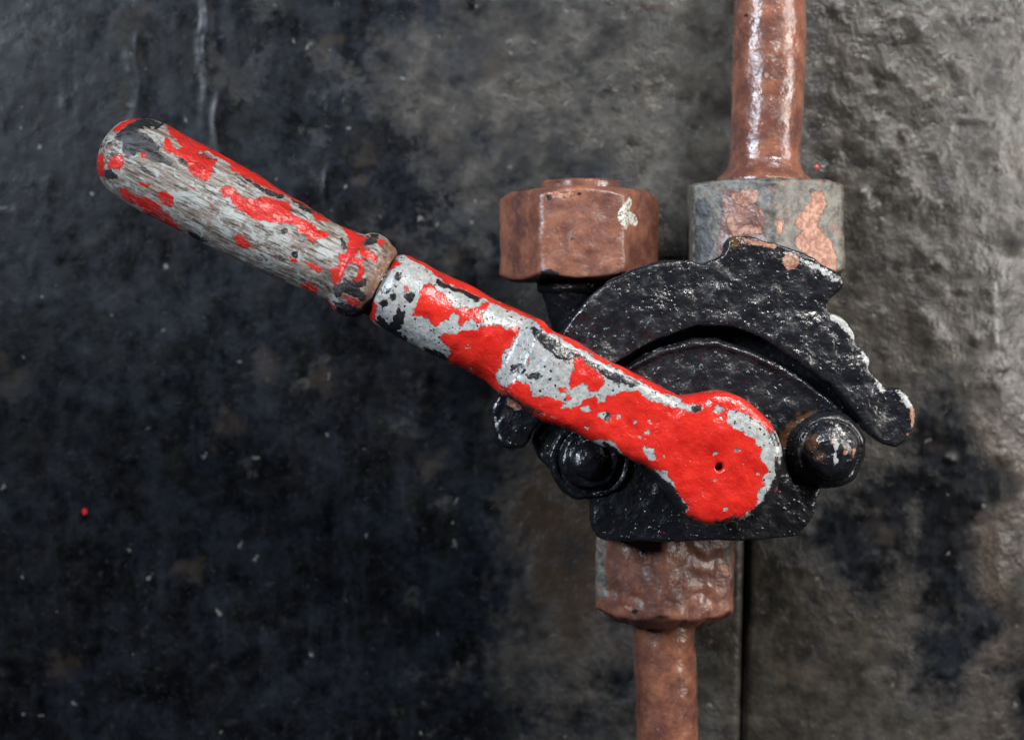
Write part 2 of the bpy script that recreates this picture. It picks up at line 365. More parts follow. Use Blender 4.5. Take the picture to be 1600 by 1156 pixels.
def wall_mat():
    s = NT('old_wall_paint')
    soot_falloff = s.math('ADD', s.attr('soot_falloff'), s.math('MULTIPLY', s.math('SUBTRACT', s.noise(34, 9, 0.74), 0.5), 5.0))
    k = s.step(soot_falloff, -0.55, 0.60)
    dust = s.mix(s.step(s.noise(14, 6, 0.65), 0.35, 0.7), (0.014, 0.0125, 0.0105), (0.055, 0.0495, 0.042))
    dust = s.mix(s.math('MULTIPLY', s.attr('brown'), 0.8), dust, (0.048, 0.029, 0.018))
    dust = s.mix(s.step(s.noise(22, 8, 0.7, vec=s.vmath('ADD', s.pos, (4., 9., 77.))), 0.50, 0.70), dust, (0.020, 0.019, 0.019))
    black = s.mix(s.step(s.noise(18, 10, 0.78), 0.40, 0.70), (0.0006, 0.0007, 0.0010), (0.0115, 0.0145, 0.0205))
    vs = s.vmath('MULTIPLY', s.warp(14, 6), (1.0, 1.0, 0.16))
    black = s.mix(s.math('MULTIPLY', s.step(s.noise(7, 7, 0.7, vec=vs), 0.50, 0.72), 0.7), black, (0.011, 0.0140, 0.0195))
    black = s.mix(s.math('MULTIPLY', s.step(s.noise(24, 7, 0.72, vec=s.vmath('ADD', s.pos, (1., 33., 9.))), 0.50, 0.62), 0.85), black, (0.0012, 0.0014, 0.0019))
    black = s.mix(s.math('MULTIPLY', s.step(s.noise(2.4, 6, 0.7, vec=s.vmath('ADD', s.pos, (61., 3., 9.))), 0.58, 0.72), 0.6), black, (0.020, 0.023, 0.029))
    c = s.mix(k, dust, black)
    mot = s.step(s.noise(3.2, 6, 0.7, vec=s.vmath('ADD', s.pos, (70., 11., 4.))), 0.57, 0.70)
    c = s.mix(s.math('MULTIPLY', mot, 0.55), c, s.mix(k, (0.05, 0.046, 0.040), (0.030, 0.031, 0.034)))
    d, cc = s.voro(8.5, vec=s.warp(5, 9))
    sep = s.n.new('ShaderNodeSeparateColor'); s.put(sep.inputs[0], cc)
    pale = s.math('MULTIPLY', s.step(d, 0.16, 0.07), s.step(sep.outputs[0], 0.80, 0.83))
    c = s.mix(s.math('MULTIPLY', pale, 0.6), c, (0.19, 0.185, 0.175))
    d2, cc2 = s.voro(34, vec=s.warp(9, 26))
    sep2 = s.n.new('ShaderNodeSeparateColor'); s.put(sep2.inputs[0], cc2)
    tan = s.math('MULTIPLY', s.step(d2, 0.30, 0.08), s.step(sep2.outputs[1], 0.75, 0.79))
    c = s.mix(s.math('MULTIPLY', tan, 0.16), c, (0.10, 0.075, 0.052))
    c = s.mix(s.step(s.attr('speck'), -0.6, 0.6), c, (0.50, 0.02, 0.02))
    c = s.mix(s.math('MULTIPLY', s.step(s.math('ADD', s.attr('drip'), s.math('MULTIPLY', s.math('SUBTRACT', s.noise(2.5, 5, .7), .5), 11.0)), -1.5, 4.0), 0.75), c, (0.26, 0.26, 0.25))
    h = s.math('ADD', s.math('MULTIPLY', s.noise(7, 4, 0.55), 1.8), s.math('MULTIPLY', s.noise(1.8, 3, 0.55), 0.7))
    rough = s.mixf(k, s.step(s.noise(8, 6, 0.7), 0.35, 0.65, 0.22, 0.44), s.step(s.noise(10, 7, 0.7), 0.3, 0.7, 0.24, 0.50))
    h = s.math('MULTIPLY', h, s.mixf(k, 1.0, 0.20))
    m = s.out(c, rough, s.bump(h, 0.0006, 0.9), 0.4)
    s.put(s.b.inputs['Specular IOR Level'], s.mixf(k, 0.34, 0.17))
    return m

M_ARM = lever_paint('peeling_red_paint_on_metal', False)
M_GRIP = lever_paint('peeling_red_paint_on_wood', True)
M_CAST = cast_black('black_gloss_paint_on_cast_iron')
M_BROWN = brown_paint('red_brown_pipe_paint', 0.17, 0.36); M_NUT = brown_paint('red_brown_nut_paint', 0.30, 0.46)
M_WALL = wall_mat()

# ------------------------------------------------------------------ the wall: sheet metal, two panels and a joint
YW = 0.135
bm = bmesh.new()
bmesh.ops.create_cube(bm, size=1.0, matrix=Matrix.Translation((0.0, YW + 0.016, -0.01)) @ Matrix.Diagonal((0.70, 0.012, 0.54, 1)))
me = bpy.data.meshes.new('wall'); bm.to_mesh(me); bm.free()
for a in ('soot_falloff', 'brown', 'speck', 'drip'): set_attr(me, a, np.full(len(me.vertices), 1.0 if a == 'soot_falloff' else (0.0 if a == 'brown' else -20.0)))
wall = link('wall', me, M_WALL, None, False); wall['kind'] = 'structure'

def blob(p, x, y, rx, ry): return np.exp(-((p[:, 0] - x) / rx) ** 2 - ((p[:, 1] - y) / ry) ** 2)
def panel(x_edge_sign):
    ky = sc(YW); x0, x1 = (-0.35, None) if x_edge_sign < 0 else (None, 0.35)
    zs = np.arange(-0.28, 0.2601, 0.0015); nx = 300 if x_edge_sign < 0 else 190
    pyy = CY - zs / ky
    seam = (1165 - (pyy - 850) * 0.022 - CX) * ky
    rows = []
    for z, sx in zip(zs, seam):
        a, b = (x0, sx - 0.0006) if x_edge_sign < 0 else (sx + 0.0006, x1)
        xs = np.linspace(a, b, nx); rows.append(np.stack([xs, np.full(nx, YW), np.full(nx, z)], 1))
    v = np.concatenate(rows); p = to_px(v)
    near = np.abs(v[:, 0] - np.repeat(seam, nx)) - 0.0006
    right = np.clip((p[:, 0] - 1180) / 150, 0, 1)
    d = (0.0007 * fbm(v, 0.030, 3, 4) + 0.00030 * fbm(v, 0.006, 9, 2)) * (0.25 + 0.75 * right)
    lump = np.clip(vnoise(v, 0.0075, 21) - 0.45, 0, 1) * 3.2 + np.clip(vnoise(v, 0.004, 25) - 0.6, 0, 1) * 1.8
    rr = random.Random(5 if x_edge_sign < 0 else 8); pits = 0
    for _ in range(60 if x_edge_sign < 0 else 260):
        bx = rr.uniform(620, 1180) if x_edge_sign < 0 else 1180 + 440 * rr.random() ** 0.9
        by = rr.uniform(-20, 1180) if rr.random() < 0.25 else rr.uniform(-20, 760)
        br = 2.5 + 6.5 * rr.random() ** 2.5
        pits = pits + rr.choice((1, 1, 1, -0.6)) * (0.35 + 0.65 * rr.random()) * br / 6 * blob(p, bx, by, br * rr.uniform(.8, 1.5), br)
    rot = np.stack([v[:, 0] * .8 + v[:, 2] * .6 + 0.004 * vnoise(v, 0.02, 61), v[:, 1], v[:, 2] * .8 - v[:, 0] * .6 + 0.004 * vnoise(v, 0.02, 62)], 1)
    d = d + 0.0011 * pits + right * np.clip((900 - p[:, 1]) / 300, 0.15, 1) * (0.0008 * fbm(rot, 0.016, 33, 2))
    d = d + 0.00010 * lump
    d = d + 0.0075 * blob(p, 1420, 400, 190, 900) - 0.004 * np.clip((p[:, 0] - 1560) / 60, 0, 3)
    # runs of thick paint and a few scabs
    for (x, y, L, wd, h) in ((215, 90, 110, 10, .0013), (322, 60, 110, 8, .0012), (340, 190, 70, 7, .001), (512, 290, 40, 5, .0008), (1535, 30, 4, 34, .0012), (1518, 190, 5, 22, .0016), (1425, 305, 9, 9, .002), (1405, 215, 9, 8, .0018), (1525, 273, 8, 6, .0014)):
        d = d + h * blob(p, x + 3 * np.sin(p[:, 1] / 17.0), y, wd, L)
    v[:, 1] -= d
    v[:, 1] += 0.003 * np.exp(-near / 0.0011)
    nz = len(zs)
    me = grid_mesh('panel', v, nz, nx, close_v=False, caps=False)
    # face the camera
    if me.polygons[0].normal.y > 0: me.flip_normals()
    w_ = p + 40 * np.stack([vnoise(v, 0.022, 41), vnoise(v, 0.022, 42)], 1)
    soot_falloff = np.clip((880 + 60 * np.clip((w_[:, 1] - 500) / 500, 0, 1) - w_[:, 0]) / 330, -1, 1)
    soot_falloff = np.maximum(soot_falloff, 2.1 * blob(w_, 1475, 840, 75, 300) - 0.9)
    soot_falloff = np.maximum(soot_falloff, 1.9 * blob(w_, 1350, 810, 120, 150) - 0.95)
    soot_falloff = np.maximum(soot_falloff, 1.5 * blob(w_, 1590, 1060, 40, 120) - 0.7)
    soot_falloff = soot_falloff + 0.25 * blob(w_, 200, 850, 300, 220) - 0.55 * blob(w_, 690, 130, 190, 160) - 0.35 * blob(w_, 260, 60, 260, 80)  # bottom-left blob: blacker paint with light falloff put into it
    soot_falloff = soot_falloff - 0.9 * blob(w_, 860, 880, 75, 160)
    brown = np.clip(1.0 * blob(w_, 880, 820, 130, 200) + 0.7 * blob(w_, 60, 200, 60, 300) * 0.6 + 0.5 * blob(w_, 1560, 820, 80, 260), 0, 1)
    set_attr(me, 'soot_falloff', soot_falloff); set_attr(me, 'brown', brown)
    sp = [[(129,793),(135,794),(136,801),(131,804),(128,800)], circ(791, 193, 2.5), circ(944, 184, 2), [(1271,259),(1277,258),(1278,264),(1273,266)], circ(218, 1036, 2)]
    set_attr(me, 'speck', sdf_polys(p, sp, 20))
    dr = [[(1548, 440), (1554, 440), (1556, 500), (1562, 560), (1555, 560), (1550, 510)]]
    set_attr(me, 'drip', sdf_polys(p, dr, 20))
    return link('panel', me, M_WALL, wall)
panel(-1); panel(1)

# ------------------------------------------------------------------ the valve
def ensure(me, names):
    for n in names:
        if n not in me.attributes: set_attr(me, n, np.full(len(me.vertices), -24.0))
def paint(me, **kw):
    v = getv(me); n = getn(me); p = to_px(v)
    for k, polys in kw.items():
        d = sdf_polys(p, polys); d = np.where(n[:, 1] > 0.35, -24.0, d); set_attr(me, k, d)
CAST = ('chip', 'wear', 'rust'); BROWN = ('bare', 'flake', 'white', 'black')
Y_Q, Y_C = 0.027, 0.033
valve = empty('valve', P(1108, 700, 0.06), 'black cast iron valve with notched quadrant plate, bolted behind the red lever', 'valve')

quad = [(776,624),(800,598),(840,560),(879,519),(897,496),(924,462),(954,440),(991,421),(1040,408),(1081,406),(1100,412),(1122,403),(1135,394),
 (1137,376),(1149,368),(1179,371),(1216,382),(1254,395),(1291,417),(1318,438),(1317,446),(1302,462),(1296,474),(1296,489),(1310,491),(1325,500),
 (1338,522),(1339,537),(1351,545),(1362,562),(1360,577),(1377,594),(1386,610),(1400,605),(1415,612),(1426,631),(1430,650),(1426,672),(1415,691),
 (1400,699),(1381,695),(1359,676),(1344,650),(1310,609),(1254,567),(1197,530),(1141,509),(1085,511),(1029,530),(969,564),(920,592),(880,625),
 (850,652),(830,677),(825,694),(815,701),(788,700),(779,689),(771,662),(767,636)]
bm = bmesh.new(); add_extrusion(bm, quad, Y_Q, Y_Q + 0.020)
me = remeshed('quadrant', bm, 0.0009, 5)
displace(me, [(0.014, 0.0008, 2, 2), (0.006, 0.00045, 5, 2), (0.0026, 0.00020, 6, 1)])
paint(me, chip=[circ(1236,408,14),[(1160,372),(1215,383),(1212,389),(1165,380)],[(1421,635),(1432,640),(1431,668),(1424,668)],[(1417,676),(1426,674),(1422,690)],[(786,628),(806,622),(818,640),(806,642)]],
      wear=[[(1290,480),(1318,490),(1342,530),(1334,534),(1310,510),(1296,500)],[(1342,540),(1362,562),(1358,578),(1346,562)],[(1368,588),(1386,612),(1378,618),(1364,600)],
            [(1398,604),(1420,618),(1428,640),(1416,640),(1402,620)],[(1225,388),(1290,418),(1316,438),(1306,444),(1262,416),(1222,396)],[(768,636),(772,662),(780,690),(786,688),(778,655),(774,636)]],  # tooth and tab edges painted pale as highlights from the side light
      rust=[[(1140,370),(1160,366),(1158,384),(1142,390)]])
ensure(me, CAST); link('quadrant', me, M_CAST, valve)

cover = [(832,688),(842,668),(865,648),(900,618),(940,590),(976,570),(1029,541),(1085,528),(1122,528),(1179,547),(1235,575),(1284,609),(1321,642),(1340,669),(1345,688),
 (1340,706),(1329,732),(1310,747),(1287,760),(1275,778),(1272,804),(1258,828),(1245,840),(1205,844),(1119,847),(946,846),(931,838),(925,820),(925,800),(923,781),(910,767),(885,752),(861,733),(842,716)]
bm = bmesh.new(); add_extrusion(bm, cover, Y_C, Y_C + 0.028)
me = remeshed('cover_plate', bm, 0.0009, 5)
v = getv(me); p = to_px(v)
# shallow recess by the right-hand bolt, bead along the top edge
front = v[:, 1] < Y_C + 0.006
v[:, 1] += np.where(front, 0.0022 * np.exp(-((np.hypot(p[:, 0] - 1282, p[:, 1] - 700) - 52) / 14) ** 2), 0)
v[:, 1] -= np.where(front, 0.0012 * blob(p, 1226, 634, 9, 9), 0)
ed = -sdf_polys(p, [cover])
v[:, 1] -= np.where(front & (p[:, 1] < 690), 0.0018 * np.exp(-((ed + 9) / 6.0) ** 2), 0)
setv(me, v)
displace(me, [(0.016, 0.0006, 12, 2), (0.006, 0.00036, 15, 2), (0.0026, 0.00015, 16, 1)])
paint(me, rust=[[(1215,690),(1225,665),(1250,645),(1280,640),(1262,655),(1240,672),(1228,700)]], wear=[[(1000,553),(1060,533),(1062,536),(1003,557)],[(1200,560),(1260,596),(1258,600),(1198,564)]])
ensure(me, CAST); link('cover_plate', me, M_CAST, valve)

def bolt(px, py, prof, y, paintkw):
    ox = P(px, py, y)
    me = lathe('bolt', prof, ox, (0, -1, 0), 120, 0.0007); lap_smooth(me, 3)
    displace(me, [(0.013, 0.0016, 31 + int(px), 2), (0.004, 0.00030, 8, 1)])
    paint(me, **paintkw); ensure(me, CAST); return link('bolt', me, M_CAST, valve)
q = sc(Y_C)
dome = lambda r, h0, h1: [(h0 + (h1 - h0) * math.sin(a), r * math.cos(a)) for a in np.linspace(0, 1.5707, 12)]
b1 = bolt(922, 717, [(-0.012, 64*q), (0.001, 64*q), (0.0025, 61*q), (0.0025, 54*q), (0.0012, 52*q), (0.0012, 48*q), (0.005, 46*q), (0.006, 42*q), (0.006, 33*q)] + dome(30*q, 0.006, 0.011), Y_C, {})
b2 = bolt(1293, 703, [(-0.012, 60*q), (0.000, 60*q), (0.002, 57*q), (0.004, 56*q), (0.006, 51*q), (0.006, 47*q)] + dome(43*q, 0.007, 0.015), Y_C,
     dict(chip=[circ(1321,707,4),circ(1301,690,3.5),[(1333,700),(1336,700),(1335,715),(1332,715)]], wear=[[(1300,682),(1318,690),(1308,706),(1312,725),(1302,728),(1300,705)],[(1285,655),(1310,660),(1332,690),(1326,692),(1305,668)]], rust=[circ(1270,690,14),circ(1280,712,9)]))

# body behind the plate, necks towards the unions and the foot on the wall
Y_N = 0.080
bm = bmesh.new()
add_cyl(bm, P(1108, 700, Y_C + 0.02), P(1108, 690, 0.115), 0.036, 0.030, 60)
for (x, y0, y1, ra, rb) in ((1193, 600, 400, 0.026, 0.021), (1038, 700, 858, 0.026, 0.022)):
    add_cyl(bm, P(x, y0, Y_N), P(x, y1, Y_N), ra, rb)
add_cyl(bm, P(925, 640, Y_N), P(905, 530, Y_N), 0.022, 0.0095); add_cyl(bm, P(905, 532, Y_N), P(903, 448, Y_N), 0.0095, 0.0165)
add_cyl(bm, P(1060, 690, Y_N), P(920, 640, Y_N), 0.026, 0.021)
add_extrusion(bm, [(900,560),(960,500),(1040,462),(1130,455),(1220,490),(1300,545),(1350,600),(1372,660),(1340,660),(1300,690),(1240,720),(960,720),(890,650)], 0.0455, 0.066)
me = remeshed('body', bm, 0.0012, 5); displace(me, [(0.012, 0.0007, 51, 2), (0.004, 0.0002, 52, 2)]); ensure(me, CAST)
link('body', me, M_CAST, valve)
me = lathe('mounting_flange', [(0, 1e-5), (0, 0.040), (0.002, 0.042), (0.018, 0.042), (0.020, 0.040), (0.020, 1e-5)], P(1108, 680, 0.112), (0, 1, 0), 96, 0.002)
ensure(me, CAST); link('mounting_flange', me, M_CAST, valve)
k = sc(Y_N)
me = lathe('neck_ring', [(0, 0.010), (0, 62*k), (0.0015, 66*k), (0.004, 66*k), (0.005, 62*k), (0.005, 0.010)], P(905, 458, Y_N), (0, 0, 1), 96, 0.0008)
displace(me, [(0.008, 0.0004, 61, 2)]); ensure(me, CAST); link('neck_ring', me, M_CAST, valve)

# ------------------------------------------------------------------ capped nut (left of the upper pipe)
cap_nut = empty('capped_union_nut', P(905, 440, Y_N), 'brown hex nut with low round cap and a white chip, on the black neck', 'nut')
me = hex_nut('hex_nut', *[P(905, 370, Y_N)[i] for i in (0, 2)], Y_N, 126 * k, 140 * k, math.radians(30), (0.93, 0.55), (0.95, 0.5), 0.004)
displace(me, [(0.014, 0.0006, 71, 2), (0.0055, 0.00036, 72, 2)])
paint(me, white=[[(972,322),(984,306),(988,318),(982,330),(992,336),(998,346),(992,354),(982,350),(978,362),(972,352),(964,345),(964,336)]],
      black=[[(846,418),(870,424),(880,434),(930,438),(975,436),(1000,420),(1010,445),(840,448)],circ(858,309,5),circ(906,303,4),circ(895,374,3)],
      flake=[[(852,300),(900,300),(890,308),(862,312)]])
ensure(me, BROWN); link('hex_nut', me, M_NUT, cap_nut)
me = lathe('cap', [(-0.004, 1e-5), (-0.004, 62*k), (0.0035, 63*k), (0.0045, 60*k), (0.0045, 1e-5)], P(908, 300, Y_N), (0, 0, 1), 96, 0.0008)
displace(me, [(0.01, 0.0004, 75, 2)]); ensure(me, BROWN); link('cap', me, M_BROWN, cap_nut)

# ------------------------------------------------------------------ upper pipe with its nut
up = empty('pipe', P(1193, 420, Y_N), 'brown painted pipe rising out of a grey flaking hex nut', 'pipe')
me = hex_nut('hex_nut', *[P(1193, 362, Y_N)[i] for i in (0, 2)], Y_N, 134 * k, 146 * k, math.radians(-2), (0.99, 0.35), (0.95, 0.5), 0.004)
displace(me, [(0.016, 0.0004, 81, 2), (0.0055, 0.00030, 82, 2)])
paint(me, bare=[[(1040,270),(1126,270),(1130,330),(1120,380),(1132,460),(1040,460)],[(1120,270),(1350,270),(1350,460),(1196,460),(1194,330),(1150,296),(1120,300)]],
      flake=[[(1264,296),(1285,300),(1291,318),(1283,335),(1276,350),(1284,365),(1296,372),(1306,395),(1308,430),(1280,420),(1262,400),(1242,385),(1240,374),(1256,362),(1243,355),(1243,340),(1258,325),(1270,312)],
             [(1134,335),(1146,340),(1155,352),(1190,352),(1192,366),(1160,366),(1148,372),(1138,360)],[(1143,305),(1160,298),(1185,296),(1186,310),(1168,325),(1148,318)],[(1215,340),(1225,345),(1220,370),(1212,360)]],
      black=[circ(1268, 298, 4), [(1086,318),(1100,306),(1112,322),(1106,352),(1116,380),(1104,418),(1084,420)], [(1150,372),(1180,376),(1192,392),(1170,400),(1148,392)]])  # dark left-face patches put that facet's shade into the paint
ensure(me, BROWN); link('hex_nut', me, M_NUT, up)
base = Vector(P(1194, 292, Y_N)); top = Vector(P(1207, -140, Y_N)); ax = top - base; L = ax.length
me = lathe('tube', [(-0.006, 0.006), (-0.006, 75*k), (0.0025, 75*k), (0.0042, 72*k), (0.0065, 63*k), (0.011, 57*k), (0.018, 56*k), (L*.5, 56*k), (L, 57*k), (L, 0.006)], base, ax, 160, 0.0010)
displace(me, [(0.026, 0.0009, 91, 2), (0.010, 0.00034, 92, 2)])
paint(me, flake=[circ(1198, 118, 4)], black=[circ(1168,25,4),circ(1190,115,3)])
ensure(me, BROWN); link('tube', me, M_BROWN, up)

# ------------------------------------------------------------------ lower pipe with its nut
lo = empty('pipe', P(1038, 850, Y_N), 'brown pipe running down from a wrinkled brown hex nut under the valve', 'pipe')
k2 = k
me = hex_nut('hex_nut', *[P(1040, 898, Y_N)[i] for i in (0, 2)], Y_N, 120 * k2, 142 * k2, math.radians(-8), (0.98, 0.4), (0.74, 0.62), 0.004)
v = getv(me); n = getn(me)
wr = np.abs(fbm(v * np.array([1.0, 1.0, 0.55]), 0.011, 101, 3)); setv(me, v - n * (0.0009 * (1 - np.clip(wr * 2.2, 0, 1)) - 0.0005)[:, None])
displace(me, [(0.005, 0.00016, 104, 2)])
paint(me, bare=[[(925,840),(950,840),(946,880),(952,930),(930,940)],[(1128,840),(1141,840),(1143,880),(1134,885)]], flake=[[(1004,860),(1018,855),(1018,880),(1005,882)],[(1122,880),(1138,880),(1140,905),(1130,900)],[(975,945),(990,945),(990,956),(978,952)]],
      black=[circ(992,955,4)])
ensure(me, BROWN); link('hex_nut', me, M_NUT, lo)
base = Vector(P(1037, 955, Y_N)); top = Vector(P(1048, 1300, Y_N)); ax = top - base; L = ax.length
me = lathe('tube', [(-0.01, 0.006), (-0.01, 49*k), (L*.5, 49*k), (L, 50*k), (L, 0.006)], base, ax, 140, 0.0010)
displace(me, [(0.020, 0.0007, 111, 2), (0.006, 0.00030, 112, 2)]); ensure(me, BROWN); link('tube', me, M_BROWN, lo)

# ------------------------------------------------------------------ the lever
ANG = math.atan2(0.4555, 0.890); CA, SA = math.cos(ANG), math.sin(ANG); BX, BY = 1118.0, 717.0
def uv(p): x, y = p; return ((BX - x) * CA + (BY - y) * SA, (x - BX) * SA - (y - BY) * CA)
def from_uv(u, v): return (BX - u * CA + v * SA, BY - u * SA - v * CA)
def R1(l): return tr(l, 120, 150, .3375)
def R2(l): return tr(l, 540, 360, .2875)
def R3(l): return tr(l, 860, 560, .2875)
lever = empty('valve_lever', P(BX, BY, 0.030), 'long red lever with peeling paint and worn wooden grip', 'lever')

def loft(name, us, vt, vb, yf, yb, ex, nv):
    """sections along u: v from vb to vt, depth from yf to yb, superellipse exponent ex"""
    t = np.linspace(0, 2 * np.pi, 1201); ct, st = np.cos(t), np.sin(t); pts = []
    for u, a, b, f, g, n in zip(us, vt, vb, yf, yb, ex):
        e = 2.0 / n
        vv = (a + b) / 2 + (a - b) / 2 * np.sign(ct) * np.abs(ct) ** e
        yy = (f + g) / 2 - (g - f) / 2 * np.sign(st) * np.abs(st) ** e
        L = np.r_[0, np.cumsum(np.hypot(np.diff(vv) * S, np.diff(yy)))]
        q = np.linspace(0, L[-1], nv, endpoint=False); vv = np.interp(q, L, vv); yy = np.interp(q, L, yy)
        ks = S * (D + (f + g) / 2) / D
        ref = (BX - u * CA + vv * SA - CX) * ks, (CY - (BY - u * SA - vv * CA)) * ks
        pts.append(np.stack([ref[0], yy, ref[1]], 1))
    return grid_mesh(name, np.concatenate(pts), len(us), nv)
def prof(pts):
    q = sorted(uv(p) for p in pts); return np.array([a for a, _ in q]), np.array([b for _, b in q])
def sm(a, n):
    kx = np.ones(n) / n; p = np.r_[np.full(n, a[0]), a, np.full(n, a[-1])]
    return np.convolve(np.convolve(p, kx, 'same'), kx, 'same')[n:-n]

YA = 0.0205   # axis of the round part
# --- arm
ss = lambda x, a, b: (lambda t: t * t * (3 - 2 * t))(np.clip((x - a) / (b - a), 0, 1))
ua_t, va_t = prof([(629,396),(661,409),(741,449),(799,478),(830,492),(850,502),(862,516),(885,527),(942,558),(969,570),(1000,588),(1032,603),(1061,620),(1080,616),(1101,612)])
ua_b, va_b = prof([(587,502),(626,527),(698,565),(758,593),(784,614),(827,642),(860,661),(899,675),(940,698),(969,711),(1004,727),(1024,747),(1038,770),(1050,786)])
RB = 101.5
us = np.concatenate([-RB * np.cos(np.linspace(0.03, 1.0, 60)), np.linspace(-RB * math.cos(1.0), 577, 440)[1:], 577 + 7 * np.sin(np.linspace(0.1, 1.5, 8))])
us = np.sort(us)
cir = np.sqrt(np.maximum(RB ** 2 - np.minimum(np.abs(us), RB) ** 2, 0))
vt = np.where(us < 63, cir + 6.1 * ss(us, -30, 63), np.interp(us, ua_t, va_t)); vb = np.where(us < 29, -cir + 4.9 * ss(us, -40, 29), np.interp(us, ua_b, va_b))
mid = (us > 20); vt[mid] = sm(vt, 5)[mid]; vb[mid] = sm(vb, 5)[mid]
endcap = np.clip((us - 566) / 18, 0, 1); shrink = 1 - 0.16 * endcap ** 2
c = (vt + vb) / 2; vt = c + (vt - c) * shrink; vb = c + (vb - c) * shrink
round_ = ss(us, 332, 364)
half = (vt - vb) / 2 * S * 1.03
yf = (1 - round_) * 0.0 + round_ * (YA - half); yb = (1 - round_) * 0.021 + round_ * (YA + half)
yf = yf + 0.0030 * np.exp(-((us + RB) / 9.0) ** 2) - 0.0012 * ss(us, 140, 60)
ex = 4.2 * (1 - round_) + 2.05 * round_
ex = np.where(us < 60, 5.5, ex); ex = sm(ex, 7)
me = loft('arm', us, vt, vb, yf, yb, ex, 230)
v = getv(me); p = to_px(v)
# slanted shoulder: bar starts later on its lower side, hollow before it; dimple and pin hole in the boss; hammered hollows
uu = (BX - (p[:, 0])) * CA + (BY - p[:, 1]) * SA; vv = (p[:, 0] - BX) * SA - (p[:, 1] - BY) * CA
fr = v[:, 1] < 0.009
v[:, 1] += np.where(fr, 0.0016 * np.exp(-((uu - 372) / 22) ** 2 - ((vv - 5) / 34) ** 2), 0)
v[:, 1] += np.where(fr, 0.0006 * blob(p, 1060, 712, 26, 20) + 0.0007 * blob(p, 1110, 760, 50, 40) + 0.0005 * blob(p, 1010, 660, 60, 30), 0)
hole = np.hypot(p[:, 0] - 1125, p[:, 1] - 730)
v[:, 1] += np.where(fr, 0.0060 * (1 - ss(hole, 3.5, 8.0)) + 0.0007 * np.exp(-(hole / 16) ** 2), 0)
setv(me, v)
displace(me, [(0.018, 0.0009, 121, 2), (0.009, 0.00045, 122, 2)])

red_arm = [R2([(430,295),(460,290),(490,330),(540,350),(575,390),(585,440),(560,470),(520,490),(490,515),(460,500),(440,475),(410,460),(365,460),(375,430),(400,390),(410,330)]),
 R2([(590,440),(625,415),(680,430),(720,415),(745,390),(775,400),(765,435),(740,455),(745,490),(715,505),(690,490),(650,485),(630,530),(615,500),(625,465)]),
 R2([(520,580),(540,565),(600,570),(635,545),(700,550),(740,525),(800,510),(860,525),(870,550),(910,530),(945,530),(930,570),(900,620),(860,650),(840,690),(840,740),(815,790),(850,870),(800,870),(700,810),(600,750),(560,700),(570,650),(545,630)]),
 R2([(115,440),(150,375),(170,400),(160,460),(165,500),(130,480),(100,470)]), R2([(230,200),(270,165),(300,175),(270,200),(225,220)]),
 R2([(400,130),(440,150),(560,220),(640,280),(760,330),(900,390),(1000,430),(1080,460),(1130,540),(1250,600),(1400,680),(1600,770),(1780,890),(1760,900),(1600,812),(1400,712),(1200,596),(1090,550),(1040,495),(900,438),(740,358),(640,322),(540,280),(440,196)]),
 R2([(540,250),(600,260),(640,300),(600,310),(560,290)]),
 R2([(1240,690),(1265,680),(1320,740),(1390,780),(1405,820),(1370,870),(1330,870),(1310,840),(1290,820),(1250,850),(1225,860),(1225,800),(1245,750)]),
 R2([(1160,860),(1190,850),(1215,880),(1225,910),(1205,920),(1200,890),(1170,880)]),
 R3([(-185,125),(-120,145),(-100,190),(-105,215),(-45,205),(15,220),(65,245),(60,270),(115,275),(165,255),(200,215),(240,205),(255,245),(300,245),(310,205),(370,195),(410,178),(470,180),(530,225),(600,250),(680,265),(740,290),(800,295),(830,270),(815,250),(770,245),(720,240),(690,180),(840,140),(960,160),(1120,240),(1230,390),(1190,400),(1130,330),
     (1090,320),(1040,280),(960,280),(960,330),(985,390),(1060,410),(1110,440),(1115,480),(1145,495),(1130,545),(1170,580),(1175,610),(1155,660),(1160,690),(1120,720),(1125,760),(1100,815),(1060,830),(1050,850),(980,885),(900,885),(870,930),(800,900),(740,840),(750,800),(720,770),(690,720),(680,690),(650,650),(640,605),(600,610),(565,605),(500,575),(440,545),(400,525),(370,490),(330,440),(290,440),(240,440),(190,460),(100,440),(0,390),(-120,330),(-250,230),(-280,170)]),
 R2([(310,310),(335,305),(340,325),(315,330)]), R2([(985,700),(1000,690),(1000,730),(988,730)])]
grey_arm = [R3([(245,295),(310,280),(335,310),(290,340),(250,320)]), R3([(485,480),(520,475),(565,490),(585,550),(545,565),(515,520)]), R3([(505,395),(540,385),(540,415),(510,415)]),
 R3([(875,260),(905,250),(945,280),(910,290)]), R3([(450,335),(485,335),(480,352),(455,352)]), R3([(150,265),(215,250),(215,280),(170,290)]), R3([(10,315),(45,315),(40,335),(15,330)]), R3([(610,525),(622,525),(622,545),(612,545)]),
 R2([(645,630),(680,640),(655,645)]), R3([(1045,565),(1062,570),(1052,585)]), R2([(1180,1060),(1205,1065),(1180,1075)]), R3([(660,385),(655,395),(645,390)])]
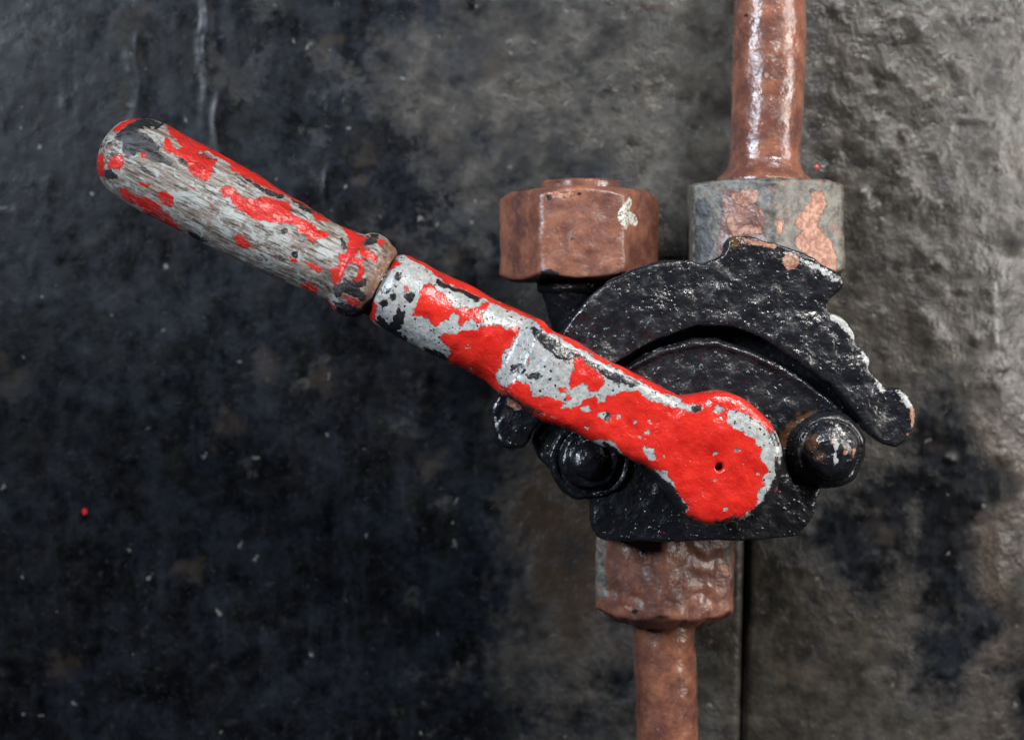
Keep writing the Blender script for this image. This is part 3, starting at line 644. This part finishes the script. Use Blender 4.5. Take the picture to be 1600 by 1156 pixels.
blk_arm = [R2([(260,490),(290,430),(320,450),(300,530),(280,540),(240,520)]), R2([(325,360),(350,335),(375,350),(350,390)]), R2(circ(285,248,15)), R2(circ(225,330,10)), R2(circ(255,360,14)), R2(circ(205,400,14)),
 R2([(1010,530),(1060,550),(1130,600),(1200,655),(1250,655),(1300,700),(1150,690),(1100,640),(1050,600)]), R2([(845,855),(870,860),(920,910),(1000,960),(1070,990),(1060,1005),(990,985),(900,930)]),
 R2([(430,640),(540,680),(560,710),(450,665)]), R2([(500,270),(560,300),(550,310),(500,285)]), R2([(560,310),(640,330),(730,370),(710,385),(650,345)]), R2([(900,740),(950,730),(985,760),(940,755)]), R2([(990,790),(1050,775),(1070,795),(1010,805)]), R2([(910,740),(980,760),(960,775),(900,760)]),
 R2([(180,470),(250,530),(330,590),(320,600),(240,550),(170,500)]),
 R3([(500,580),(560,612),(600,655),(650,685),(690,735),(720,790),(750,800),(720,830),(680,810),(620,740),(560,665)]), R3([(890,885),(960,878),(1010,850),(1015,880),(900,905)]),
 R3([(1225,540),(1232,640),(1195,710),(1150,790),(1090,825),(1100,860),(1210,780),(1270,650),(1270,540)]), R3([(730,840),(820,885),(800,905),(740,870)]), R3([(290,460),(330,480),(380,525),(440,550),(400,550),(320,510)]),
 R3([(770,265),(815,255),(815,285),(780,288)]), R3([(310,290),(335,305),(320,335),(305,330)]), R3([(1180,370),(1210,400),(1240,470),(1225,470),(1195,410)]), R3([(350,80),(420,110),(480,140),(440,150),(380,120)]), R2([(1290,700),(1400,750),(1500,820),(1480,830),(1380,760)])]
def lever_attrs(me, red, grey, blk):
    v = getv(me); n = getn(me); p = to_px(v)
    r = sdf_polys(p, red, 16)
    if grey: r = np.minimum(r, -sdf_polys(p, grey, 16))
    # the upper narrow side still holds its red coat; the back too
    side = n[:, 0] * SA + n[:, 2] * CA
    r = np.where(n[:, 1] > 0.15, 6.0, r)
    b = sdf_polys(p, blk, 16); b = np.where(n[:, 1] > 0.15, -16, b)
    return r, b, side
r, b, side = lever_attrs(me, red_arm, grey_arm, blk_arm)
r = np.where((side > 0.90), np.maximum(r, 5.0), r)
set_attr(me, 'red', r); set_attr(me, 'black', b)
link('arm', me, M_ARM, lever)
me = lathe('pivot_shaft', [(0, 1e-5), (0, 0.011), (0.016, 0.011), (0.016, 1e-5)], P(1118, 717, 0.018), (0, 1, 0), 64, 0.001)
ensure(me, CAST); link('pivot_shaft', me, M_CAST, lever)

# --- wooden grip with turned collar
ug_t, vg_t = prof([(221,184),(258,194),(322,226),(390,266),(457,307),(525,349),(560,366),(572,369),(580,366),(592,367),(606,374),(614,385)])
ug_b, vg_b = prof([(160,285),(171,302),(221,332),(289,366),(356,400),(457,446),(500,466),(515,473),(525,486),(540,494),(555,498),(569,491)])
u_end = 1038 + 20
ug = np.concatenate([np.linspace(589, 985, 330), 985 + (1072 - 985) * np.sin(np.linspace(0.02, 1.55, 70))])
gt = sm(np.interp(ug, ug_t, vg_t), 4); gb = sm(np.interp(ug, ug_b, vg_b), 4)
gt = np.minimum(gt, 200); i0 = np.searchsorted(ug, 985)
f = np.ones(len(ug)); tt = np.clip((ug - 985) / (1073 - 985), 0, 1); f = (1 - tt ** 2.6) ** (1 / 2.6)
gt0 = np.where(ug > 985, gt[i0], gt); gb0 = np.where(ug > 985, gb[i0], gb)
c = (gt0 + gb0) / 2; gt = c + (gt0 - c) * f; gb = c + (gb0 - c) * f
h = np.maximum((gt - gb) / 2 * S * 1.03, 1e-5); yc = YA + 0 * h
lip = 1 - 0.10 * np.clip((598 - ug) / 9, 0, 1) ** 2
c = (gt + gb) / 2; gt = c + (gt - c) * lip; gb = c + (gb - c) * lip
me = loft('grip', ug, gt, gb, yc - h, yc + h, np.full(len(ug), 2.0), 180)
displace(me, [(0.020, 0.00055, 131, 2), (0.006, 0.00018, 132, 2)])
red_grip = [R1([(410,130),(425,165),(440,185),(470,215),(500,245),(440,240),(437,206),(415,195),(405,255),(440,260),(490,295),(520,320),(525,355),(560,375),(600,392),(630,345),(625,320),(650,300),(620,285),(575,270),(560,252),(600,258),(660,282),(710,310),(720,345),(760,365),(830,400),(870,420),(940,455),(980,465),(1010,487),(1100,530),(1170,575),(1200,590),(1180,540),(960,400),(700,240),(450,90)]),
 R1([(665,440),(690,420),(715,418),(740,440),(760,470),(800,480),(850,470),(920,480),(985,500),(985,545),(1030,570),(1090,590),(1110,620),(1150,635),(1180,640),(1175,655),(1110,660),(1085,680),(1060,665),(1070,640),(1020,625),(1015,600),(960,590),(900,580),(840,570),(790,550),(745,520),(720,490),(710,465),(680,465)]),
 R1([(190,425),(220,430),(260,460),(310,465),(350,490),(385,505),(395,535),(430,560),(460,580),(440,588),(380,565),(330,550),(290,515),(250,495),(215,465)]),
 R1([(375,445),(405,450),(440,465),(450,500),(430,515),(395,490)]), R1([(380,575),(440,585),(485,620),(450,625),(400,600)]), R1([(720,650),(750,645),(790,670),(800,695),(780,705),(740,680)]),
 R1([(1030,870),(1070,862),(1110,885),(1105,910),(1060,900)]), R1([(1090,530),(1150,555),(1180,580),(1110,570)]),
 R1([(1210,590),(1250,610),(1300,640),(1345,660),(1310,700),(1290,750),(1335,755),(1310,785),(1270,770),(1240,800),(1225,845),(1200,875),(1180,830),(1175,810),(1220,780),(1215,740),(1250,720),(1262,660)]),
 R1([(280,380),(330,410),(320,425),(285,400)]), R1([(1300,700),(1350,710),(1390,740),(1385,765),(1340,745),(1310,730)]), R1([(1310,790),(1330,790),(1318,850),(1290,872),(1268,860),(1300,840)]),
 R1([(1240,925),(1290,940),(1312,960),(1290,972),(1250,952)]), R1([(1390,660),(1445,690),(1400,695)]), R1([(145,290),(200,268),(222,305),(210,345),(150,335)]), R1([(95,270),(120,270),(122,370),(95,380)]), R1([(170,160),(240,105),(300,85),(300,104),(250,120),(190,165)]),
 R1([(295,265),(320,262),(320,280),(300,280)]), R1([(1060,770),(1100,780),(1130,800),(1120,815),(1080,795)]), R1([(980,740),(1020,765),(1000,770)]), R1([(1150,940),(1190,975),(1200,995),(1160,965)])]
blk_grip = [R1([(180,190),(230,140),(300,105),(400,128),(370,150),(320,140),(280,160),(240,185),(300,180),(340,205),(380,235),(370,260),(400,290),(440,322),(390,305),(350,285),(300,255),(240,275),(215,245),(220,215)]),
 R1([(125,345),(160,350),(185,380),(140,380)]), R1([(1000,480),(1110,530),(1118,548),(1050,522)]), R1([(1225,660),(1250,700),(1235,712)]), R1([(1235,850),(1260,860),(1330,850),(1338,870),(1300,890),(1332,930),(1325,948),(1270,922),(1240,905)]),
 R1([(1190,955),(1260,968),(1318,1000),(1290,1030),(1210,995)]), R1([(1318,685),(1350,650),(1392,640),(1388,670),(1340,692)]), R1([(560,262),(640,295),(630,302),(575,280)]), R1(circ(962,628,9)), R1(circ(1010,735,11)), R1([(770,370),(880,440),(960,460),(940,470),(860,440)]),
 R1([(1190,890),(1230,870),(1240,900),(1200,930)]), R1([(480,295),(515,305),(510,315),(480,302)]), R1([(520,630),(560,650),(600,670),(580,672),(530,650)])]
r, b, side = lever_attrs(me, red_grip, None, blk_grip)
pg = to_px(getv(me)); ugv = (BX - pg[:, 0]) * CA + (BY - pg[:, 1]) * SA
set_attr(me, 'rim', 1 - ss(ugv, 598, 622))
set_attr(me, 'red', r); set_attr(me, 'black', b)
grip = link('grip', me, M_GRIP, lever)
# steel tang between collar and arm
a = Vector(P(*from_uv(556, 0), YA)); bb = Vector(P(*from_uv(606, 0), YA))
me = lathe('tang', [(0, 0.004), (0, 0.0125), ((bb - a).length, 0.0125), ((bb - a).length, 0.004)], a, bb - a, 72, 0.001)
ensure(me, CAST); link('tang', me, M_CAST, lever)
